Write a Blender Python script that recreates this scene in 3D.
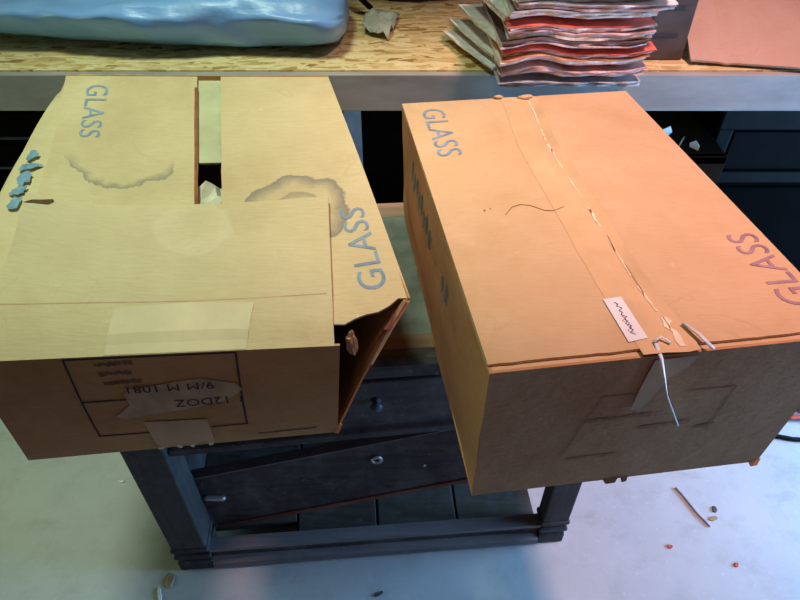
import bpy, bmesh, math, random
from mathutils import Vector, noise, Matrix
for _o in list(bpy.data.objects): bpy.data.objects.remove(_o)
SC = bpy.context.scene
COL = SC.collection
R = math.radians

# ------------------------------------------------------------ camera, world, lights, exposure
cam_data = bpy.data.cameras.new('camera'); cam = bpy.data.objects.new('camera', cam_data)
COL.objects.link(cam); SC.camera = cam
cam.location = (0, 0, 1.370); cam.rotation_euler = (R(47.5), 0, 0)
cam_data.sensor_width = 36; cam_data.lens = 28.125; cam_data.clip_start = 0.02

world = bpy.data.worlds.new('world'); SC.world = world; world.use_nodes = True
_bg = world.node_tree.nodes['Background']
_bg.inputs['Color'].default_value = (1.0, 0.62, 0.76, 1); _bg.inputs['Strength'].default_value = 0.06

def area(name, loc, target, size, power, color, size_y=None):
    d = bpy.data.lights.new(name, 'AREA'); d.energy = power; d.color = color
    d.shape = 'RECTANGLE'; d.size = size; d.size_y = size_y or size
    o = bpy.data.objects.new(name, d); COL.objects.link(o); o.location = loc
    o.rotation_euler = (Vector(target) - Vector(loc)).to_track_quat('-Z', 'Y').to_euler()
    return o
def spot(name, loc, target, angle, blend, power, color, radius=0.1):
    d = bpy.data.lights.new(name, 'SPOT'); d.energy = power; d.color = color
    d.spot_size = R(angle); d.spot_blend = blend; d.shadow_soft_size = radius
    o = bpy.data.objects.new(name, d); COL.objects.link(o); o.location = loc
    o.rotation_euler = (Vector(target) - Vector(loc)).to_track_quat('-Z', 'Y').to_euler()
    return o
# yellow-green roof light on the left, rosy roof light on the right, low fill lamps added at both sides, their sources unseen
spot('roof_light_yellow', (-0.50, 0.72, 2.9), (-0.38, 0.88, 0.85), 46, 1.0, 152, (0.80, 1.0, 0.76), 0.20)
spot('roof_light_rose', (0.95, 0.64, 2.9), (0.51, 0.88, 0.9), 43, 0.95, 240, (1.0, 0.60, 0.60), 0.14)
area('added_low_fill_right', (2.3, 0.78, 0.62), (0.9, 0.80, 0.1), 1.0, 112, (0.24, 0.55, 1.0), 0.7)
area('added_low_fill_left', (-2.6, 0.75, 0.75), (-0.9, 0.80, 0.1), 1.0, 13, (0.66, 1.0, 0.50), 0.8)

SC.view_settings.view_transform = 'Standard'; SC.view_settings.look = 'None'
SC.view_settings.exposure = 0.0; SC.view_settings.gamma = 1.0
SC.view_settings.use_curve_mapping = False

# ------------------------------------------------------------ helpers
S = 0.48; H = 2.855
def P(x, y, z): return Vector((x * S, y * S, (z + H) * S))
def lerp(a, b, t): return a + (b - a) * t
def smooth(a, b, x):
    t = max(0.0, min(1.0, (x - a) / (b - a))); return t * t * (3 - 2 * t)

class Nodes:
    def __init__(s, name):
        s.m = bpy.data.materials.new(name); s.m.use_nodes = True
        s.t = s.m.node_tree; s.b = s.t.nodes['Principled BSDF']
        s.b.inputs['Specular IOR Level'].default_value = 0.25
    def new(s, typ, **kw):
        n = s.t.nodes.new(typ)
        for k, v in kw.items(): setattr(n, k, v)
        return n
    def put(s, sock, v):
        if hasattr(v, 'is_output'): s.t.links.new(v, sock)
        elif isinstance(v, (tuple, list)) and len(v) == 3 and sock.type == 'RGBA': sock.default_value = (*v, 1)
        else: sock.default_value = v
    def coord(s, which='UV'): return s.new('ShaderNodeTexCoord').outputs[which]
    def mapping(s, vec, scale=(1, 1, 1), loc=(0, 0, 0), rot=(0, 0, 0)):
        n = s.new('ShaderNodeMapping'); s.put(n.inputs['Vector'], vec)
        n.inputs['Scale'].default_value = scale; n.inputs['Location'].default_value = loc; n.inputs['Rotation'].default_value = rot
        return n.outputs[0]
    def noise(s, vec, scale, detail=4, rough=0.55, out='Fac', dist=0.0):
        n = s.new('ShaderNodeTexNoise'); s.put(n.inputs['Vector'], vec)
        n.inputs['Scale'].default_value = scale; n.inputs['Detail'].default_value = detail
        n.inputs['Roughness'].default_value = rough; n.inputs['Distortion'].default_value = dist
        return n.outputs[out]
    def ramp(s, fac, stops):
        n = s.new('ShaderNodeValToRGB'); s.put(n.inputs[0], fac); e = n.color_ramp.elements
        while len(e) < len(stops): e.new(0.5)
        for q, (p, c) in zip(e, stops):
            q.position = p; q.color = (c, c, c, 1) if not isinstance(c, (tuple, list)) else (*c, 1)
        return n.outputs[0]
    def mix(s, fac, a, b, mode='MIX'):
        n = s.new('ShaderNodeMix', data_type='RGBA', blend_type=mode)
        s.put(n.inputs['Factor'], fac); s.put(n.inputs['A'], a) if False else None
        s.put(n.inputs[0], fac); s.put(n.inputs[6], a); s.put(n.inputs[7], b)
        return n.outputs[2]
    def math(s, op, a, b=0.0):
        n = s.new('ShaderNodeMath', operation=op); s.put(n.inputs[0], a); s.put(n.inputs[1], b); return n.outputs[0]
    def vmath(s, op, a, b=(0, 0, 0)):
        n = s.new('ShaderNodeVectorMath', operation=op); s.put(n.inputs[0], a)
        if not hasattr(b, 'is_output'): n.inputs[1].default_value = b
        else: s.put(n.inputs[1], b)
        return n.outputs['Value' if op == 'LENGTH' else 'Vector']
    def bump(s, h, strength=0.3, dist=0.002):
        n = s.new('ShaderNodeBump'); s.put(n.inputs['Height'], h)
        n.inputs['Strength'].default_value = strength; n.inputs['Distance'].default_value = dist
        s.t.links.new(n.outputs[0], s.b.inputs['Normal'])
    def done(s, color, rough=0.7, metal=0.0):
        s.put(s.b.inputs['Base Color'], color); s.put(s.b.inputs['Roughness'], rough); s.b.inputs['Metallic'].default_value = metal
        return s.m

def plain(name, color, rough=0.7, metal=0.0, var=0.25, scale=25, spec=0.25):
    n = Nodes(name); f = n.noise(n.coord('Object'), scale, 5)
    dark = tuple(c * (1 - var) for c in color); light = tuple(min(1, c * (1 + var)) for c in color)
    n.b.inputs['Specular IOR Level'].default_value = spec
    n.bump(f, 0.15, 0.002)
    return n.done(n.ramp(f, [(0.3, dark), (0.7, light)]), rough, metal)

def cardboard(name, base, pale, dirt, rings=(), scuffs=True, flute=(1, 0)):
    """kraft board; uv in metres; rings = (cx, cy, rx, ry, width, strength, colour, half)"""
    n = Nodes(name); uv = n.coord('UV')
    big = n.noise(uv, 9, 5, 0.6); fib = n.noise(n.mapping(uv, (40, 260, 1) if flute[0] else (260, 40, 1)), 1.0, 3)
    blot = n.noise(n.mapping(uv, loc=(3.1, 7.7, 0)), 5, 6, 0.65)
    c = n.mix(n.ramp(big, [(0.3, 0.0), (0.72, 1.0)]), base, pale)
    c = n.mix(n.math('MULTIPLY', n.ramp(blot, [(0.50, 0.0), (0.74, 1.0)]), 0.65), c, dirt)
    c = n.mix(n.math('MULTIPLY', n.ramp(fib, [(0.35, 1.0), (0.6, 0.0)]), 0.16), c, dirt)
    if scuffs:
        sc = n.noise(n.mapping(uv, loc=(9.3, 1.7, 0)), 38, 6, 0.7)
        c = n.mix(n.math('MULTIPLY', n.ramp(sc, [(0.64, 0.0), (0.72, 1.0)]), 0.35), c, tuple(min(1, q * 1.35) for q in pale))
    wr = n.noise(n.mapping(uv, loc=(5.5, 2.2, 0)), 6.5, 3, 0.5, dist=1.2)
    line = n.ramp(n.math('ABSOLUTE', n.math('SUBTRACT', wr, 0.5)), [(0.0, 1.0), (0.010, 0.0)])
    c = n.mix(n.math('MULTIPLY', n.math('MULTIPLY', line, n.ramp(big, [(0.45, 0.0), (0.6, 1.0)])), 0.30), c, dirt)
    for (cx, cy, rx, ry, wd, st, colr, half) in rings:
        v = n.vmath('SUBTRACT', uv, (cx, cy, 0)); v = n.vmath('MULTIPLY', v, (1 / rx, 1 / ry, 0))
        dn = n.vmath('MULTIPLY', n.vmath('SUBTRACT', n.noise(uv, 22, 4, 0.6, 'Color'), (0.5, 0.5, 0.5)), (0.55, 0.55, 0))
        v2 = n.vmath('ADD', v, dn); L = n.vmath('LENGTH', v2)
        ring = n.ramp(L, [(0.0, 0.10 if not half else 0.0), (1 - wd, 0.10 if not half else 0.0), (1 - wd * 0.12, 1.0), (1.0, 0.0)])
        if half:
            sep = n.new('ShaderNodeSeparateXYZ'); n.put(sep.inputs[0], v)
            ring = n.math('MULTIPLY', ring, n.ramp(n.math('ADD', n.math('MULTIPLY', sep.outputs[1], 0.5 * half), 0.5), [(0.60, 0.0), (0.74, 1.0)]))
        c = n.mix(n.math('MULTIPLY', ring, st), c, colr)
    n.bump(n.math('ADD', n.math('MULTIPLY', fib, 0.35), n.math('MULTIPLY', big, 1.6)), 0.4, 0.005)
    return n.done(c, 0.82)

def link(name, me, mat, parent=None, sm=True):
    o = bpy.data.objects.new(name, me); COL.objects.link(o)
    if mat: me.materials.append(mat)
    if parent:
        root = parent
        while root.parent: root = root.parent
        me.transform(Matrix.Translation(-root.location)); o.parent = parent
    if sm:
        for p in me.polygons: p.use_smooth = True
    return o
def obj(name, bm, mat, parent=None, sm=False, bevel=0.0):
    bmesh.ops.recalc_face_normals(bm, faces=bm.faces)
    me = bpy.data.meshes.new(name); bm.to_mesh(me); bm.free()
    o = link(name, me, mat, parent, sm)
    if bevel:
        b = o.modifiers.new('bevel', 'BEVEL'); b.width = bevel; b.segments = 2; b.limit_method = 'ANGLE'
    return o
def tag(o, label, cat, group=None):
    o['label'] = label; o['category'] = cat
    if group: o['group'] = group
    return o
def thing(name, label, cat, loc, group=None):
    o = bpy.data.objects.new(name, None); COL.objects.link(o); o.location = loc; o.empty_display_size = 0.05
    return tag(o, label, cat, group)
def lone(name, bm, mat, label, cat, group=None, sm=False, bevel=0.0):
    """a thing that is one mesh: origin moved to the base of its own shape"""
    cs = [v.co for v in bm.verts]; c = Vector((sum(q.x for q in cs) / len(cs), sum(q.y for q in cs) / len(cs), min(q.z for q in cs)))
    bmesh.ops.translate(bm, vec=-c, verts=bm.verts)
    o = obj(name, bm, mat, None, sm, bevel); o.location = c
    return tag(o, label, cat, group)
def struct(name, bm, mat):
    o = obj(name, bm, mat); o['kind'] = 'structure'; return o

def add_box(bm, a, b, fn=None, cuts=0):
    """axis box between corners a and b; fn maps each corner"""
    vs = []
    for x in (a[0], b[0]):
        for y in (a[1], b[1]):
            for z in (a[2], b[2]):
                p = Vector((x, y, z)); vs.append(bm.verts.new(fn(p) if fn else p))
    for f in ((0, 1, 3, 2), (4, 6, 7, 5), (0, 4, 5, 1), (2, 3, 7, 6), (0, 2, 6, 4), (1, 5, 7, 3)):
        bm.faces.new([vs[i] for i in f])
    return bm
def box(a, b, fn=None): return add_box(bmesh.new(), a, b, fn)
def add_hull8(bm, pts):
    vs = [bm.verts.new(p) for p in pts]
    for f in ((0, 1, 2, 3), (7, 6, 5, 4), (0, 4, 5, 1), (1, 5, 6, 2), (2, 6, 7, 3), (3, 7, 4, 0)):
        bm.faces.new([vs[i] for i in f])
    return bm
def add_prism(bm, prof, x0, x1, fn):
    """profile of (d, z) pairs extruded along the width"""
    a = [bm.verts.new(fn(Vector((x0, d, z)))) for d, z in prof]; b = [bm.verts.new(fn(Vector((x1, d, z)))) for d, z in prof]
    n = len(prof); bm.faces.new(a); bm.faces.new(b[::-1])
    for i in range(n): bm.faces.new([a[i], b[i], b[(i + 1) % n], a[(i + 1) % n]])
    return bm
def add_tube(bm, pts, r, seg=8, flat=1.0):
    rings = []
    for i, p in enumerate(pts):
        d = (pts[min(i + 1, len(pts) - 1)] - pts[max(i - 1, 0)]).normalized()
        u = d.cross(Vector((0, 0, 1)));  u = u.normalized() if u.length > 1e-4 else Vector((1, 0, 0)); w = d.cross(u)
        rr = r[i] if isinstance(r, (list, tuple)) else r
        rings.append([bm.verts.new(p + u * math.cos(k * 2 * math.pi / seg) * rr + w * math.sin(k * 2 * math.pi / seg) * rr * flat) for k in range(seg)])
    for a, b in zip(rings, rings[1:]):
        for k in range(seg): bm.faces.new([a[k], a[(k + 1) % seg], b[(k + 1) % seg], b[k]])
    bm.faces.new(rings[0][::-1]); bm.faces.new(rings[-1])
    return bm
def add_lathe(bm, prof, origin, axis, seg=20):
    axis = Vector(axis).normalized(); u = axis.orthogonal().normalized(); w = axis.cross(u); rings = []
    for r, h in prof:
        rings.append([bm.verts.new(Vector(origin) + axis * h + (u * math.cos(k * 2 * math.pi / seg) + w * math.sin(k * 2 * math.pi / seg)) * r) for k in range(seg)])
    for a, b in zip(rings, rings[1:]):
        for k in range(seg): bm.faces.new([a[k], a[(k + 1) % seg], b[(k + 1) % seg], b[k]])
    bm.faces.new(rings[0][::-1]); bm.faces.new(rings[-1])
    return bm

def crumple(cx, cy, cz, rx, ry, rz, seed, n=18):
    bm = bmesh.new(); bmesh.ops.create_icosphere(bm, subdivisions=3, radius=1.0)
    for v in bm.verts:
        k = 1 + 0.35 * noise.noise(v.co * 2.3 + Vector((seed, 0, 0))) + 0.18 * noise.noise(v.co * 5.5 + Vector((0, seed, 0)))
        v.co = Vector((cx + v.co.x * rx * k, cy + v.co.y * ry * k, cz + v.co.z * rz * k))
    return bm
def normal_of(fn, s, t, e=0.01):
    a = fn(min(1.3, s + e), t) - fn(s - e, t); b = fn(s, t + e) - fn(s, t - e)
    n = a.cross(b); return n.normalized() if n.length > 1e-9 else Vector((0, 0, 1))
def patch(name, fn, nu, nv, thick, mat, parent, uv='xy', flip=False, rag=None, warp=0.0, s_rng=(0, 1), t_rng=(0, 1)):
    """a board following fn(s, t), thickness laid behind its face; uv = which world axes make the uv (metres)"""
    bm = bmesh.new(); uvl = bm.loops.layers.uv.new('UVMap'); top = []; bot = []
    for i in range(nu + 1):
        for j in range(nv + 1):
            s = lerp(*s_rng, i / nu); t = lerp(*t_rng, j / nv)
            if rag: s, t = rag(s, t, i, j, nu, nv)
            p = fn(s, t); n = normal_of(fn, s, t) * (-1 if flip else 1)
            if warp: p = p + n * warp * noise.noise(p * 9.0)
            top.append(bm.verts.new(p)); bot.append(bm.verts.new(p - n * thick))
    I = lambda i, j: i * (nv + 1) + j
    for i in range(nu):
        for j in range(nv):
            q = (I(i, j), I(i + 1, j), I(i + 1, j + 1), I(i, j + 1))
            bm.faces.new([top[k] for k in q]); bm.faces.new([bot[k] for k in q[::-1]])
    edge = [I(i, 0) for i in range(nu + 1)] + [I(nu, j) for j in range(1, nv + 1)] + [I(i, nv) for i in range(nu - 1, -1, -1)] + [I(0, j) for j in range(nv - 1, 0, -1)]
    for a, b in zip(edge, edge[1:] + edge[:1]): bm.faces.new([top[a], bot[a], bot[b], top[b]])
    ax = {'x': 0, 'y': 1, 'z': 2}
    for f in bm.faces:
        for l in f.loops: l[uvl].uv = (l.vert.co[ax[uv[0]]], l.vert.co[ax[uv[1]]])
    o = obj(name, bm, mat, parent, sm=True)
    m = o.modifiers.new('split', 'EDGE_SPLIT'); m.split_angle = R(40)
    return o

def text_mesh(body, spacing=1.0):
    cu = bpy.data.curves.new('txt', 'FONT'); cu.body = body; cu.align_x = 'CENTER'; cu.align_y = 'CENTER'; cu.size = 1.0
    cu.space_character = spacing; cu.resolution_u = 4
    o = bpy.data.objects.new('txt', cu); COL.objects.link(o); bpy.context.view_layer.update()
    dg = bpy.context.evaluated_depsgraph_get(); me = bpy.data.meshes.new_from_object(o.evaluated_get(dg))
    bpy.data.objects.remove(o); bpy.data.curves.remove(cu)
    return me
def put_word(name, body, fn, cs, ct, ls, lt, height, width, rot, mat, parent, flip=False, spacing=1.05, eps=0.0006, label=None):
    """lettering laid on fn; ls, lt = real lengths of the s and t directions; rot turns it in the (s, t) plane"""
    me = text_mesh(body, spacing); bm = bmesh.new(); bm.from_mesh(me); bpy.data.meshes.remove(me)
    bmesh.ops.triangulate(bm, faces=bm.faces)
    xs = [v.co.x for v in bm.verts]; ys = [v.co.y for v in bm.verts]
    cx = (max(xs) + min(xs)) / 2; cy = (max(ys) + min(ys)) / 2
    kx = width / (max(xs) - min(xs)); ky = height / (max(ys) - min(ys)); c, s_ = math.cos(rot), math.sin(rot)
    for v in bm.verts:
        x = (v.co.x - cx) * kx; y = (v.co.y - cy) * ky
        ps = cs + (x * c - y * s_) / ls; pt = ct + (x * s_ + y * c) / lt
        v.co = fn(ps, pt) + normal_of(fn, ps, pt) * (-1 if flip else 1) * eps
    me = bpy.data.meshes.new(name); bm.to_mesh(me); bm.free()
    o = link(name, me, mat, parent, False)
    if label: o['label'] = label
    return o
def put_marks(name, polys, fn, mat, parent, flip=False, eps=0.0006, label=None):
    """flat ink, tape or torn-paper shapes, one object each; a shape is a list of (s, t) on fn, subdivided to follow the board"""
    for poly in polys:
        bm = bmesh.new(); bm.faces.new([bm.verts.new((s, t, 0)) for s, t in poly])
        bmesh.ops.triangulate(bm, faces=bm.faces)
        bmesh.ops.subdivide_edges(bm, edges=bm.edges, cuts=4, use_grid_fill=True)
        for v in bm.verts: v.co.z = 0
        uvl = bm.loops.layers.uv.new('UVMap')
        for v in bm.verts:
            s, t = v.co.x, v.co.y
            v.co = fn(s, t) + normal_of(fn, s, t) * (-1 if flip else 1) * eps
        for f in bm.faces:
            for l in f.loops: l[uvl].uv = (l.vert.co.x, l.vert.co.y + l.vert.co.z)
        me = bpy.data.meshes.new(name); bm.to_mesh(me); bm.free()
        o = link(name, me, mat, parent, False)
        if label: o['label'] = label
    return o
def zigzag(cx0, t0, t1, n, amp, w):
    """one continuous scrawl along t as a ribbon"""
    up = [(cx0 + amp * ((-1) ** k) * (0.6 + 0.4 * math.sin(k * 1.7)), lerp(t0, t1, k / n)) for k in range(n + 1)]
    return [(s - w, q) for s, q in up] + [(s + w, q) for s, q in up[::-1]]
def smear(s0, t0, s1, t1, w, n, seed):
    """one ragged band of smudged ink from (s0, t0) to (s1, t1)"""
    r_ = random.Random(seed); a = []; b = []
    for k in range(n + 1):
        s, t = lerp(s0, s1, k / n), lerp(t0, t1, k / n); a.append((s, t + w * r_.uniform(0.25, 1.0))); b.append((s, t - w * r_.uniform(0.25, 1.0)))
    return a + b[::-1]
def bar(x0, y0, x1, y1, w, ls=1, lt=1):
    """a thin straight stroke as a quad in (s, t)"""
    dx, dy = (x1 - x0) * ls, (y1 - y0) * lt; L = math.hypot(dx, dy) or 1; nx, ny = -dy / L * w / 2 / ls, dx / L * w / 2 / lt
    return [(x0 - nx, y0 - ny), (x1 - nx, y1 - ny), (x1 + nx, y1 + ny), (x0 + nx, y0 + ny)]
def blob(cs, ct, rs, rt, n=14, rough=0.35, seed=0):
    rd = random.Random(seed); out = []
    for k in range(n):
        a = 2 * math.pi * k / n; q = 1 + rough * (rd.random() - 0.5) * 2; out.append((cs + rs * q * math.cos(a), ct + rt * q * math.sin(a)))
    return out
def bil(a, b, c, d):
    """bilinear board: a (0,0), b (1,0), c (1,1), d (0,1)"""
    return lambda s, t: a * (1 - s) * (1 - t) + b * s * (1 - t) + c * s * t + d * (1 - s) * t
def jag(seed, amp):
    return lambda q: amp * (noise.noise(Vector((q * 14, seed, 0))) + 0.6 * noise.noise(Vector((q * 45, seed + 5, 0))))

# ------------------------------------------------------------ materials
def concrete():
    n = Nodes('concrete'); co = n.coord('Object')
    a = n.noise(co, 2.2, 6, 0.6); b = n.noise(co, 12, 6, 0.7); c = n.noise(n.mapping(co, loc=(4, 2, 0)), 70, 3)
    d = n.noise(n.mapping(co, (1, 2.3, 1), (7, 1, 0), (0, 0, 0.5)), 6, 5, 0.65)
    col = n.mix(n.ramp(a, [(0.3, 0.0), (0.7, 1.0)]), (0.42, 0.43, 0.43), (0.54, 0.54, 0.53))
    col = n.mix(n.math('MULTIPLY', n.ramp(b, [(0.5, 0.0), (0.72, 1.0)]), 0.4), col, (0.30, 0.30, 0.28))
    col = n.mix(n.math('MULTIPLY', n.ramp(d, [(0.58, 0.0), (0.75, 1.0)]), 0.45), col, (0.27, 0.27, 0.24))
    col = n.mix(n.math('MULTIPLY', n.ramp(c, [(0.62, 0.0), (0.7, 1.0)]), 0.25), col, (0.66, 0.65, 0.62))
    n.bump(b, 0.15, 0.004)
    return n.done(col, 0.75)
def osb():
    n = Nodes('strand_board'); co = n.coord('Object')
    w = n.vmath('ADD', co, n.vmath('MULTIPLY', n.noise(co, 9, 3, 0.5, 'Color'), (0.05, 0.05, 0)))
    def flakes(rot, sc, loc):
        v = n.new('ShaderNodeTexVoronoi'); n.put(v.inputs['Vector'], n.mapping(w, sc, loc, (0, 0, rot))); v.inputs['Scale'].default_value = 1; return v
    a = flakes(0.35, (20, 95, 1), (0, 0, 0)); b = flakes(-0.5, (24, 105, 1), (5, 3, 0))
    pick = n.noise(co, 30, 2)
    f = n.mix(n.ramp(pick, [(0.47, 0.0), (0.53, 1.0)]), a.outputs['Color'], b.outputs['Color'])
    sep = n.new('ShaderNodeSeparateColor'); n.put(sep.inputs[0], f)
    col = n.ramp(sep.outputs[0], [(0.0, (0.30, 0.17, 0.05)), (0.15, (0.55, 0.38, 0.14)), (0.6, (0.76, 0.60, 0.29)), (1.0, (0.82, 0.70, 0.42))])
    red = n.noise(n.mapping(co, loc=(1.4, 0, 0)), 5, 4)
    col = n.mix(n.math('MULTIPLY', n.ramp(red, [(0.6, 0.0), (0.75, 1.0)]), 0.4), col, (0.5, 0.2, 0.08))
    n.bump(sep.outputs[0], 0.3, 0.002)
    return n.done(col, 0.6)
def wood(name, base, light, rough=0.6, axis=0, scale=1.0, dust=0.35, dustcol=(0.2, 0.19, 0.2)):
    n = Nodes(name); co = n.coord('Object')
    sc = [60 * scale] * 3; sc[axis] = 3.5 * scale
    g = n.noise(n.mapping(co, tuple(sc)), 1.0, 5, 0.6, dist=0.6); d = n.noise(co, 14, 6, 0.7); e = n.noise(n.mapping(co, loc=(2, 9, 4)), 55, 4, 0.7)
    col = n.mix(n.ramp(g, [(0.3, 0.0), (0.7, 1.0)]), base, light)
    col = n.mix(n.math('MULTIPLY', n.ramp(d, [(0.45, 0.0), (0.75, 1.0)]), dust), col, dustcol)
    col = n.mix(n.math('MULTIPLY', n.ramp(e, [(0.64, 0.0), (0.72, 1.0)]), dust), col, tuple(min(1, q * 1.5) for q in dustcol))
    n.bump(g, 0.25, 0.002)
    return n.done(col, rough)
def steel_paint():
    n = Nodes('grey_painted_steel'); co = n.coord('Object')
    a = n.noise(n.mapping(co, (4, 14, 14)), 1.5, 5, 0.6); b = n.noise(n.mapping(co, loc=(3, 0, 0)), 16, 6, 0.7)
    col = n.mix(n.ramp(a, [(0.35, 0.0), (0.68, 1.0)]), (0.34, 0.32, 0.295), (0.48, 0.455, 0.42))
    col = n.mix(n.math('MULTIPLY', n.ramp(b, [(0.62, 0.0), (0.7, 1.0)]), 0.55), col, (0.14, 0.10, 0.07))
    n.b.inputs['Specular IOR Level'].default_value = 0.4
    return n.done(col, 0.5, 0.1)
M = {}
M['concrete'] = concrete(); M['osb'] = osb(); M['steel'] = steel_paint()
M['wall'] = plain('dark_wall', (0.022, 0.02, 0.02), 0.95, 0, 0.25, 25, 0.03)  # even near-black colour for the back wall
M['black_wood'] = wood('black_stained_wood', (0.032, 0.027, 0.027), (0.070, 0.060, 0.058), 0.65, 0, dust=0.6, dustcol=(0.17, 0.155, 0.15))
M['black_wood_up'] = wood('black_stained_wood_upright', (0.028, 0.024, 0.023), (0.060, 0.052, 0.05), 0.65, 2, dust=0.4, dustcol=(0.13, 0.12, 0.12))
M['raw_wood'] = wood('bare_brown_wood', (0.16, 0.09, 0.045), (0.26, 0.16, 0.09), 0.7, 0)
M['red_wood'] = wood('reddish_brown_wood', (0.13, 0.045, 0.028), (0.21, 0.08, 0.05), 0.7, 0)
M['pink_wood'] = wood('reddish_bare_wood', (0.42, 0.22, 0.14), (0.55, 0.32, 0.22), 0.7, 0, dust=0.2, dustcol=(0.4, 0.33, 0.3))
M['dusty_highlight_black'] = wood('dusty_worn_highlight_wood', (0.13, 0.115, 0.115), (0.20, 0.18, 0.18), 0.7, 0, dust=0.5, dustcol=(0.22, 0.21, 0.21))
M['deck_wood'] = wood('dark_brown_planks', (0.06, 0.042, 0.028), (0.11, 0.08, 0.056), 0.7, 0)
M['dusty_panel'] = plain('dusty_grey_panel', (0.17, 0.19, 0.165), 0.8, 0, 0.45, 14)
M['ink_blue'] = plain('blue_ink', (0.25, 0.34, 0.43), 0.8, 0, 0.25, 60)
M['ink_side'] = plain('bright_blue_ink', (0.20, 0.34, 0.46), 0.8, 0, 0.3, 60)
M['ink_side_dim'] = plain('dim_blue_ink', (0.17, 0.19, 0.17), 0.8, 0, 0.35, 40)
M['ink_faint_left'] = plain('faint_brown_ink', (0.22, 0.13, 0.06), 0.8, 0, 0.25, 60)
M['tape_left'] = plain('worn_yellow_tape', (0.74, 0.60, 0.36), 0.55, 0, 0.10, 16, 0.4)
M['tape_seam'] = plain('worn_seam_tape', (0.71, 0.475, 0.25), 0.6, 0, 0.12, 14, 0.35)
M['ink_violet'] = plain('violet_ink', (0.40, 0.24, 0.26), 0.8, 0, 0.25, 60)
M['ink_dark'] = plain('dark_ink', (0.055, 0.05, 0.055), 0.8, 0, 0.3, 60)
M['ink_faint'] = plain('faint_grey_ink', (0.42, 0.21, 0.095), 0.8, 0, 0.25, 60)
M['label_paper'] = plain('torn_label_paper', (0.56, 0.40, 0.24), 0.85, 0, 0.2, 50)
M['white_paper'] = plain('white_paper', (0.90, 0.90, 0.92), 0.75, 0, 0.05, 40)
M['packing'] = plain('packing_paper', (0.62, 0.60, 0.45), 0.8, 0, 0.3, 30)
M['red_ink'] = plain('red_ink', (0.35, 0.06, 0.08), 0.7, 0, 0.2, 60)
M['tape'] = plain('kraft_paper_tape', (0.66, 0.46, 0.24), 0.5, 0, 0.15, 18, 0.45)
M['tape_dark'] = plain('brown_paper_tape', (0.58, 0.33, 0.16), 0.5, 0, 0.15, 18, 0.45)
M['tape_torn'] = plain('torn_tape_fibre', (0.88, 0.74, 0.52), 0.7, 0, 0.2, 60)
M['string'] = plain('white_plastic_strip', (0.80, 0.84, 0.86), 0.4, 0, 0.1, 50, 0.5)
M['crack'] = plain('dark_scratch', (0.30, 0.17, 0.08), 0.9, 0, 0.3, 60)
M['red_edge_shade'] = plain('reddish_edge_shade', (0.30, 0.11, 0.04), 0.9, 0, 0.3, 60)  # colour of the shadow painted beside the flap gap
M['inner_pale'] = plain('pale_green_grey_board', (0.52, 0.52, 0.32), 0.85, 0, 0.15, 20)
M['scrap_pink'] = plain('torn_pink_fibre', (0.72, 0.36, 0.22), 0.8, 0, 0.2, 60)
M['metal'] = plain('dull_metal', (0.45, 0.44, 0.43), 0.45, 0.7, 0.25, 60)
M['galvanised'] = plain('galvanised_steel', (0.50, 0.55, 0.60), 0.5, 0.2, 0.15, 30)
M['black_plastic'] = plain('black_plastic', (0.008, 0.007, 0.007), 0.7, 0, 0.3, 20, 0.1)
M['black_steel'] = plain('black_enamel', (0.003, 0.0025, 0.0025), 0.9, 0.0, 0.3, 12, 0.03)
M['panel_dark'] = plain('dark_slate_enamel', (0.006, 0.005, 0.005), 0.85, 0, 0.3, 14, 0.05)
M['grey_edge'] = plain('worn_grey_edge', (0.075, 0.08, 0.09), 0.5, 0.2, 0.3, 30)
M['shaded_card'] = plain('shaded_grey_brown_board', (0.10, 0.075, 0.062), 0.85, 0, 0.25, 20)  # board darkened in its colour to look unlit
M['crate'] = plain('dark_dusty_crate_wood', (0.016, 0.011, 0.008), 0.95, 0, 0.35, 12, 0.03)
LCX, LCY = 0, 0
stain = (0.25, 0.22, 0.185)
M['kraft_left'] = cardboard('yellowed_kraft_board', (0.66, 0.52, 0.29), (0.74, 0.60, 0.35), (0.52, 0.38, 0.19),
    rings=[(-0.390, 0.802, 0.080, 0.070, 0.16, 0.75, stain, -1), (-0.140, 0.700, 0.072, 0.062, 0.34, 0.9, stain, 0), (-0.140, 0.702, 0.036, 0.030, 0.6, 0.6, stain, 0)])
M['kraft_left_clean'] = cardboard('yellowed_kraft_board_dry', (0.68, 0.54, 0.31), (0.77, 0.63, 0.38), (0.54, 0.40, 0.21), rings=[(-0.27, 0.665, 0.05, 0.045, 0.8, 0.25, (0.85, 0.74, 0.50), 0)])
M['kraft_left_front'] = cardboard('brown_shaded_kraft_board', (0.54, 0.29, 0.11), (0.62, 0.35, 0.145), (0.36, 0.18, 0.065))  # browner than the faded top, with part of the front's shade in the colour
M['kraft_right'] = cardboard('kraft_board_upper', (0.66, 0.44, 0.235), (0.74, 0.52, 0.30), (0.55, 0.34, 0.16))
M['kraft_right_side'] = cardboard('kraft_board_sides_shaded', (0.54, 0.265, 0.12), (0.62, 0.325, 0.155), (0.36, 0.165, 0.07))  # browner than the upper board, some of the sides' shade mixed into the colour
M['kraft_flap'] = cardboard('pale_kraft_board', (0.56, 0.37, 0.27), (0.62, 0.43, 0.33), (0.48, 0.30, 0.21))
M['inner'] = plain('shaded_inner_board', (0.14, 0.085, 0.04), 0.9, 0, 0.25, 20)  # inside of the box coloured as kraft already in shade

# ------------------------------------------------------------ setting
struct('floor', box((-4, -2.5, -0.05), (4, 1.85, 0.0)), M['concrete'])
struct('wall_back', box((-4, 1.80, 0.0), (4, 1.88, 2.6)), M['wall'])

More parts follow.
